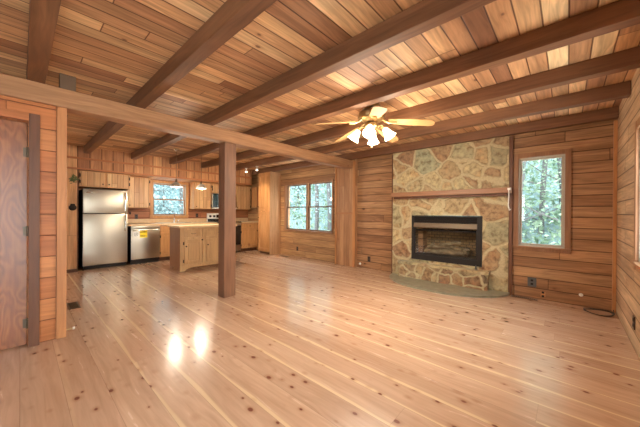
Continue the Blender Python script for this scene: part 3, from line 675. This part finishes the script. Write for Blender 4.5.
m = MB().box(IX1-.019, IX1, IY0, IY0+.075, .102, .872, bev=.002).box(IX1-.019, IX1, 2.60, 2.67, .102, .872, bev=.002).box(IX1-.019, IX1, 3.295, IY1, .102, .872, bev=.002)
m.box(IX1-.019, IX1, IY0+.075, IY1-.075, .835, .872).box(IX1-.019, IX1, IY0+.075, IY1-.075, .64, .675).box(IX1-.019, IX1, IY0+.075, IY1-.075, .102, .125)
m.build('face_frame', 'island', il)
for a, b, kk, hh in ((2.231, 2.591, 2.57, 2.216), (2.679, 3.286, 2.70, 3.30)):
    panel_door('door', il, IX1-.0185, a, b, .135, .630, 'island', st=.06, knob=(a+.03 if a < 2.5 else a+.03, .50), hinge=[(hh, .20), (hh, .56)])
    dwr = MB().box(IX1-.0185, IX1-.006, a, b, .684, .826, bev=.003).box(IX1-.007, IX1+.004, a+.03, b-.03, .712, .798, bev=.006).build('drawer', 'island', il)
    m = MB(); m.tube([(IX1+.004, (a+b)/2-.045, .76), (IX1+.03, (a+b)/2-.035, .75), (IX1+.03, (a+b)/2+.035, .75), (IX1+.004, (a+b)/2+.045, .76)], .005, 8); m.build('bail_pull', 'bronze', dwr, True)
MB().box(IX1+.0035, IX1+.022, 2.575, 2.60, .60, .628, bev=.002).build('latch', 'iron', il)
MB().box(IX0-.03, IX1+.035, IY0-.035, IY1+.03, .874, .915, bev=.008).build('countertop', 'counter', il)
# pendants
for i, (y, l) in enumerate([(2.17, 'small metal dome pendant hanging over the island, leftmost of three'), (2.69, 'small metal dome pendant over the island, just right of the kitchen window'), (3.22, 'small metal dome pendant over the island, half hidden by the post')]):
    p = thing('pendant_lamp', l, 'pendant lamp', (-6.0, y, 2.5), 'pendants above the kitchen island')
    MB().lathe([(.055, -.001), (.055, -.015), (.03, -.03), (.006, -.035)], (-6, y, 2.498), 20).build('canopy', 'chrome', p, True)
    MB().cyl((-6, y, 2.465), (-6, y, 1.88), .004, 8).build('rod', 'bronze', p)
    MB().lathe([(.012, 1.88), (.022, 1.86), (.024, 1.815)], (-6, y, 0), 16).build('socket', 'bronze', p, True)
    prof = [(.024, 1.816), (.055, 1.80), (.085, 1.77), (.105, 1.735), (.115, 1.715)]
    pr = prof+[(r-.004, z-.001) for r, z in reversed(prof)]
    s = MB(); seg = 24; vs = [Vector((-6+r*cos(2*pi*k/seg), y+r*sin(2*pi*k/seg), z)) for r, z in pr for k in range(seg)]
    s.add(vs, [(a*seg+k, a*seg+(k+1) % seg, (a+1)*seg+(k+1) % seg, (a+1)*seg+k) for a in range(len(pr)-1) for k in range(seg)])
    s.build('shade', 'vinylw', p, True)
    MB().lathe([(.01, 1.80), (.03, 1.765), (.04, 1.73), (.03, 1.708), (.005, 1.70)], (-6, y, 0), 16).build('bulb', 'bulb', p, True)
# spotlights on beam
for x, l in ((-6.28, 'left of two small lit spotlights under the beam near the pantry'), (-5.80, 'right of two small lit spotlights under the beam near the pantry')):
    p = thing('spotlight', l, 'spotlight', (x, 4.01, 2.362), 'spotlights by the pantry')
    MB().lathe([(.035, -.002), (.035, -.014), (.008, -.02), (.008, -.04)], (x, 4.01, 2.361), 16).build('mount', 'white', p, True)
    MB().lathe([(.022, -.041), (.028, -.06), (.032, -.095), (.030, -.10)], (x, 4.01, 2.361), 16).build('housing', 'white', p, True)
    MB().lathe([(.026, -.101), (.018, -.108)], (x, 4.01, 2.361), 14).build('bulb', 'bulb', p)

# ------------------------------------------------------------------ small things
def outlet(x, y, z, wall, label, mat='outlet', w=.07, h=.115):
    t = thing('wall_outlet', label, 'outlet', (x, y, z))
    if wall == 'y':
        MB().box(x-w/2, x+w/2, y-.009, y-.001, z-h/2, z+h/2, bev=.003).build('cover_plate', mat, t)
        for dz in (-.025, .025): MB().box(x-.015, x+.015, y-.012, y-.0092, z+dz-.014, z+dz+.014, bev=.002).build('socket', 'black', t)
    else:
        s = -1 if x > 0 else 1
        MB().box(x+s*.001, x+s*.009, y-w/2, y+w/2, z-h/2, z+h/2, bev=.003).build('cover_plate', mat, t)
        for dz in (-.025, .025): MB().box(x+s*.0092, x+s*.012, y-.015, y+.015, z+dz-.014, z+dz+.014, bev=.002).build('socket', 'black', t)
outlet(-.37, YC, .225, 'y', 'grey double outlet low on the wall beneath the tall single window', 'greyplate', .10, .13)
outlet(-.246, YC, .075, 'y', 'small pale jack near the floor below the tall single window', 'trimz', .05, .07)
outlet(-3.17, YB, .205, 'y', 'dark outlet on the boards left of the fireplace')
outlet(-5.48, YA, .21, 'y', 'dark outlet below the double window')
outlet(XR, 3.68, .24, 'x', 'dark outlet low on the right side wall', 'outlet')
outlet(XK, 1.93, 1.075, 'x', 'brown outlet on the kitchen wall above the dishwasher')
outlet(XK, 3.42, 1.10, 'x', 'brown outlet between kitchen window and range')
tag(MB().lathe([(.022, 0), (.02, .008), (.012, .012)], (.139, YC-.001, .145), 16, Matrix.Rotation(radians(90), 3, 'X')).build('round_fitting', 'white', None, True), 'small white round cap on the boards near the cable coil', 'wall cap')
tag(MB().lathe([(.028, 0), (.026, .01), (.015, .03)], (-3.40, YB-.001, .075), 16, Matrix.Rotation(radians(90), 3, 'X')).build('round_fitting', 'white', None, True), 'small white round fitting near the floor beside the board chase', 'wall cap')
def floor_vent(x, y, L, label, W=.10):
    t = thing('floor_vent', label, 'vent', (x, y, 0))
    MB().box(x-L/2, x+L/2, y-W/2, y-W/2+.014, .001, .006).box(x-L/2, x+L/2, y+W/2-.014, y+W/2, .001, .006).box(x-L/2, x-L/2+.014, y-W/2, y+W/2, .001, .006).box(x+L/2-.014, x+L/2, y-W/2, y+W/2, .001, .006).build('frame', 'vent', t)
    m = MB()
    n = int(L/.022)
    for i in range(1, n): m.box(x-L/2+i*L/n-.003, x-L/2+i*L/n+.003, y-W/2+.012, y+W/2-.012, .001, .005)
    m.build('slats', 'vent', t)
    MB().box(x-L/2+.012, x+L/2-.012, y-W/2+.012, y+W/2-.012, .0005, .001).build('duct_shade_sheet', 'black', t)  # black sheet on the floor standing for the shade inside the duct
floor_vent(-4.64, .455, .32, 'brown floor register near the end of the door wall', .11)
floor_vent(-5.75, 4.87, .34, 'dark floor register below the double window')
floor_vent(-.45, 4.84, .30, 'dark floor register below the tall single window', .07)
# door stop
t = thing('door_stop', 'small spring door stop at the foot of the upright end board', 'door stop', (-3.56, .298, .06))
MB().cyl((-3.56, .298, .06), (-3.56, .345, .06), .007).build('spring', 'brass', t); MB().cyl((-3.56, .345, .06), (-3.56, .36, .06), .012).build('tip', 'white', t)
# cable coil
pts = []
for k in range(2):
    for i in range(40):
        a = 2*pi*i/40; rr = .125+.006*k+.004*sin(3*a+k)
        pts.append((.285+rr*cos(a)*1.0, 4.72+rr*sin(a)*1.0, .007+.008*k+.006*(1+sin(a*2+k))))
pts += [(.40, 4.80, .02), (.42, 4.85, .01), (.425, 4.89, .03)]
tag(MB().tube(pts, .0045, 7).build('cable_coil', 'cable', None, True), 'loose coil of dark cable lying on the floor in the right corner', 'cable')
# wall ornaments left of the fridge
t = thing('hanging_plant', 'small green leafy sprig hung on the kitchen wall above and left of the refrigerator', 'plant', (-7.19, .745, 1.80))
random.seed(5); m = MB()
for i in range(70):
    c = Vector((-7.165+random.uniform(0, .04), .70+random.gauss(0, .03), 1.83+random.gauss(0, .028))); a = random.uniform(0, pi); l = .024; w = .009
    d1 = Vector((random.uniform(-.3, .3), cos(a), sin(a)))*l; d2 = Vector((.3, -sin(a), cos(a)))*w
    m.add([c-d1, c+d2, c+d1, c-d2], [(0, 1, 2, 3)])
m.build('leaves', 'leafd', t)
MB().cyl((-7.199, .70, 1.80), (-7.165, .70, 1.80), .012).build('hook', 'iron', t)
m = MB().lathe([(.055, 0), (.06, .01), (.045, .02)], (-7.199, .69, 1.27), 18, Matrix.Rotation(radians(90), 3, 'Y'))
m.box(-7.199, -7.18, .655, .725, 1.285, 1.345, bev=.006)
tag(m.build('wall_ornament', 'iron', None, True), 'small dark iron ornament on the reddish wall left of the refrigerator', 'ornament')
t = thing('wall_hook', 'small dark hook on the boards between refrigerator and dishwasher counter', 'hook', (XK+.01, 1.80, 1.16))
MB().box(XK+.001, XK+.01, 1.785, 1.815, 1.13, 1.19, bev=.002).build('back_plate', 'iron', t); MB().tube([(XK+.01, 1.80, 1.17), (XK+.05, 1.80, 1.15), (XK+.05, 1.80, 1.19)], .006, 7).build('prong', 'iron', t)

# ------------------------------------------------------------------ outdoors
def tube_tree(x, y, h, r, lean, label, seed, group, zb=-1.0, leaves=350, crown=(1.5, 4.0), spread=1.5, lsize=.09, leaf='leaf'):
    rnd = random.Random(seed)
    t = thing('forest_tree', label, 'tree', (x, y, zb), group)
    pts = [Vector((x+lean*i/8*h*.12+rnd.uniform(-.04, .04), y+rnd.uniform(-.04, .04), zb+h*i/8)) for i in range(9)]
    m = MB().tube(pts, [r*(1-.6*i/8) for i in range(9)], 9)
    for k in range(9):
        j = rnd.randint(2, 7); p = pts[j]; a = rnd.uniform(0, 2*pi); L = rnd.uniform(.6, 1.6)
        q = p+Vector((cos(a)*L, sin(a)*L, rnd.uniform(.0, .7)))
        m.tube([p, (p+q)/2+Vector((0, 0, -.05)), q], [r*.3, r*.18, r*.06], 6)
    m.build('trunk', 'bark', t, True)
    l = MB()
    for k in range(leaves):
        a = rnd.uniform(0, 2*pi); rr = spread*math.sqrt(rnd.random()); z = rnd.uniform(crown[0], crown[1])
        c = Vector((x+rr*cos(a), y+rr*sin(a), z)); s = lsize*rnd.uniform(.6, 1.4)
        u = Vector((rnd.gauss(0, 1), rnd.gauss(0, 1), rnd.gauss(0, .6))).normalized(); v = u.cross(Vector((rnd.gauss(0, 1), rnd.gauss(0, 1), rnd.gauss(0, 1)))).normalized()
        l.add([c-u*s, c+v*s*.5, c+u*s, c-v*s*.5], [(0, 1, 2, 3)])
    l.build('leaves', leaf, t)
# hillsides
def hill(name, fn, n, label):
    m = MB(); vs = []; fs = []
    for i in range(n+1):
        for j in range(n+1): vs.append(fn(i/n, j/n))
    for i in range(n):
        for j in range(n): a = i*(n+1)+j; fs.append((a, a+1, a+n+2, a+n+1))
    m.add(vs, fs); o = m.build(name, 'hill', None, True); struct(o, label)
rn = random.Random(11); 
hill('ground_back', lambda a, b: (-42+50*a, 7.0+9*b, -1.2+10.5*b**1.1+.3*sin(9*a)*cos(7*b)), 32, 'wooded slope behind the far windows')
hill('ground_kitchen', lambda a, b: (-10.5-8*b, -6+12.5*a, -1.2+9.0*b**1.1+.3*sin(9*a)*cos(7*b)), 24, 'wooded slope behind the kitchen window')
rn = random.Random(21)
spec = []
for i in range(9):      # seen through the single window
    spec.append((rn.uniform(-3.2, .9), rn.uniform(7.4, 10.5), 'right'))
for i in range(13):     # double window
    spec.append((rn.uniform(-14, -6.0), rn.uniform(7.4, 11.5), 'left'))
for i, (x, y, w) in enumerate(spec):
    if w == 'right':
        tube_tree(x, y, 8, rn.uniform(.05, .09), rn.uniform(-1, 1), 'slender leafy forest tree outside the tall single window', 100+i, 'trees outside the tall window', leaves=1500, crown=(.0, 4.6), spread=1.4, lsize=.038)
    else:
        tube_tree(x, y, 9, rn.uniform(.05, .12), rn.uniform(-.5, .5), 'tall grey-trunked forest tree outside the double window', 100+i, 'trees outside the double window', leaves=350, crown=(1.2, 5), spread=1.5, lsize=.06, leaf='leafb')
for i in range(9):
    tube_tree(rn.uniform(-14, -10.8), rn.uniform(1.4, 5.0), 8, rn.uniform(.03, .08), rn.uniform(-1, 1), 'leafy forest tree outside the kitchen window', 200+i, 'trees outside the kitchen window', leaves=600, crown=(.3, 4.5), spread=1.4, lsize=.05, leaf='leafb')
def undergrowth(name, pts, n, s, seed, label, leaf='leaf'):
    rnd = random.Random(seed); m = MB()
    for k in range(n):
        c = Vector(pts(rnd)); u = Vector((rnd.gauss(0, 1), rnd.gauss(0, 1), rnd.gauss(0, 1))).normalized(); v = u.cross(Vector((rnd.gauss(0, 1), rnd.gauss(0, 1), rnd.gauss(0, 1)))).normalized(); q = s*rnd.uniform(.6, 1.5)
        m.add([c-u*q, c+v*q*.5, c+u*q, c-v*q*.5], [(0, 1, 2, 3)])
    tag(m.build(name, leaf), label, 'foliage', kind='stuff')
def pb(r):
    b = r.random()**.8; a = r.random(); return (-34+40*a, 7.0+9*b, -1.0+10.5*b**1.1+r.uniform(0, .9))
def pk(r):
    b = r.random(); a = r.random(); return (-10.5-8*b, -1+7.4*a, -1.0+9.0*b**1.1+r.uniform(0, .9))
undergrowth('undergrowth', pb, 34000, .085, 1, 'pale green undergrowth on the slope behind the far windows')
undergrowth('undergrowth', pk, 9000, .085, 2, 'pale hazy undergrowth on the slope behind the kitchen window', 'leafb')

# ------------------------------------------------------------------ light
w = bpy.data.worlds.new('sky'); SC.world = w; w.use_nodes = True
nt = w.node_tree; bg = nt.nodes['Background']
tc = nt.nodes.new('ShaderNodeTexCoord'); sp = nt.nodes.new('ShaderNodeSeparateXYZ'); rp = nt.nodes.new('ShaderNodeValToRGB')
nt.links.new(tc.outputs['Generated'], sp.inputs[0]); nt.links.new(sp.outputs[2], rp.inputs[0]); nt.links.new(rp.outputs[0], bg.inputs[0])
rp.color_ramp.elements[0].color = (.95, .98, 1, 1); rp.color_ramp.elements[1].color = (.62, .80, 1, 1)
bg.inputs[1].default_value = 6.6

def point(name, loc, power, col=(1, .86, .68), r=.05):
    l = bpy.data.lights.new(name, 'POINT'); l.energy = power; l.color = col; l.shadow_soft_size = r
    o = bpy.data.objects.new(name, l); COL.objects.link(o); o.location = loc; return o
def spot(loc, target, power, ang=70, col=(1, .8, .55)):
    l = bpy.data.lights.new('spotlight_light', 'SPOT'); l.energy = power; l.spot_size = radians(ang); l.spot_blend = .8; l.color = col; l.shadow_soft_size = .03
    o = bpy.data.objects.new('spotlight_light', l); COL.objects.link(o); o.location = loc
    o.rotation_euler = (Vector(target)-Vector(loc)).to_track_quat('-Z', 'Y').to_euler()
for ph in (-17, 73, 163, 253):
    th = radians(42.26+ph); point('fan_lamp_light', FC+Vector((cos(th)*.24, sin(th)*.24, -.56)), 7); spot(FC+Vector((cos(th)*.24, sin(th)*.24, -.57)), FC+Vector((cos(th)*1.2, sin(th)*1.2, -2.4)), 15, 165, (1, .9, .76))
for y in (2.17, 2.69, 3.22): point('pendant_light', (-6, y, 1.67), 12, r=.04)
spot((-6.28, 4.01, 2.24), (-6.5, 4.75, 1.5), 25); spot((-5.80, 4.01, 2.24), (-6.4, 4.6, .6), 20)
# ------------------------------------------------------------------ camera
cam = bpy.data.cameras.new('camera'); co = bpy.data.objects.new('camera', cam); COL.objects.link(co)
f = 272.24; yaw, pit, rol = radians(42.261), radians(-.164), radians(.366)
F = Vector((-sin(yaw)*cos(pit), cos(yaw)*cos(pit), sin(pit))); Rr = Vector((cos(yaw), sin(yaw), 0)); Uu = Rr.cross(F)
R2 = cos(rol)*Rr+sin(rol)*Uu; U2 = -sin(rol)*Rr+cos(rol)*Uu
mt = Matrix((R2, U2, -F)).transposed().to_4x4(); mt.translation = Vector((0, 0, 1.2)); co.matrix_world = mt
cam.sensor_width = 36; cam.lens = f/640*36; cam.clip_start = .02
SC.camera = co
vs = SC.view_settings; vs.view_transform = 'Standard'; vs.look = 'None'; vs.gamma = 1; vs.use_curve_mapping = False; vs.exposure = 1.35
SC.cycles.use_denoising = True
SC.cycles.max_bounces = 12; SC.cycles.diffuse_bounces = 6; SC.cycles.transparent_max_bounces = 16
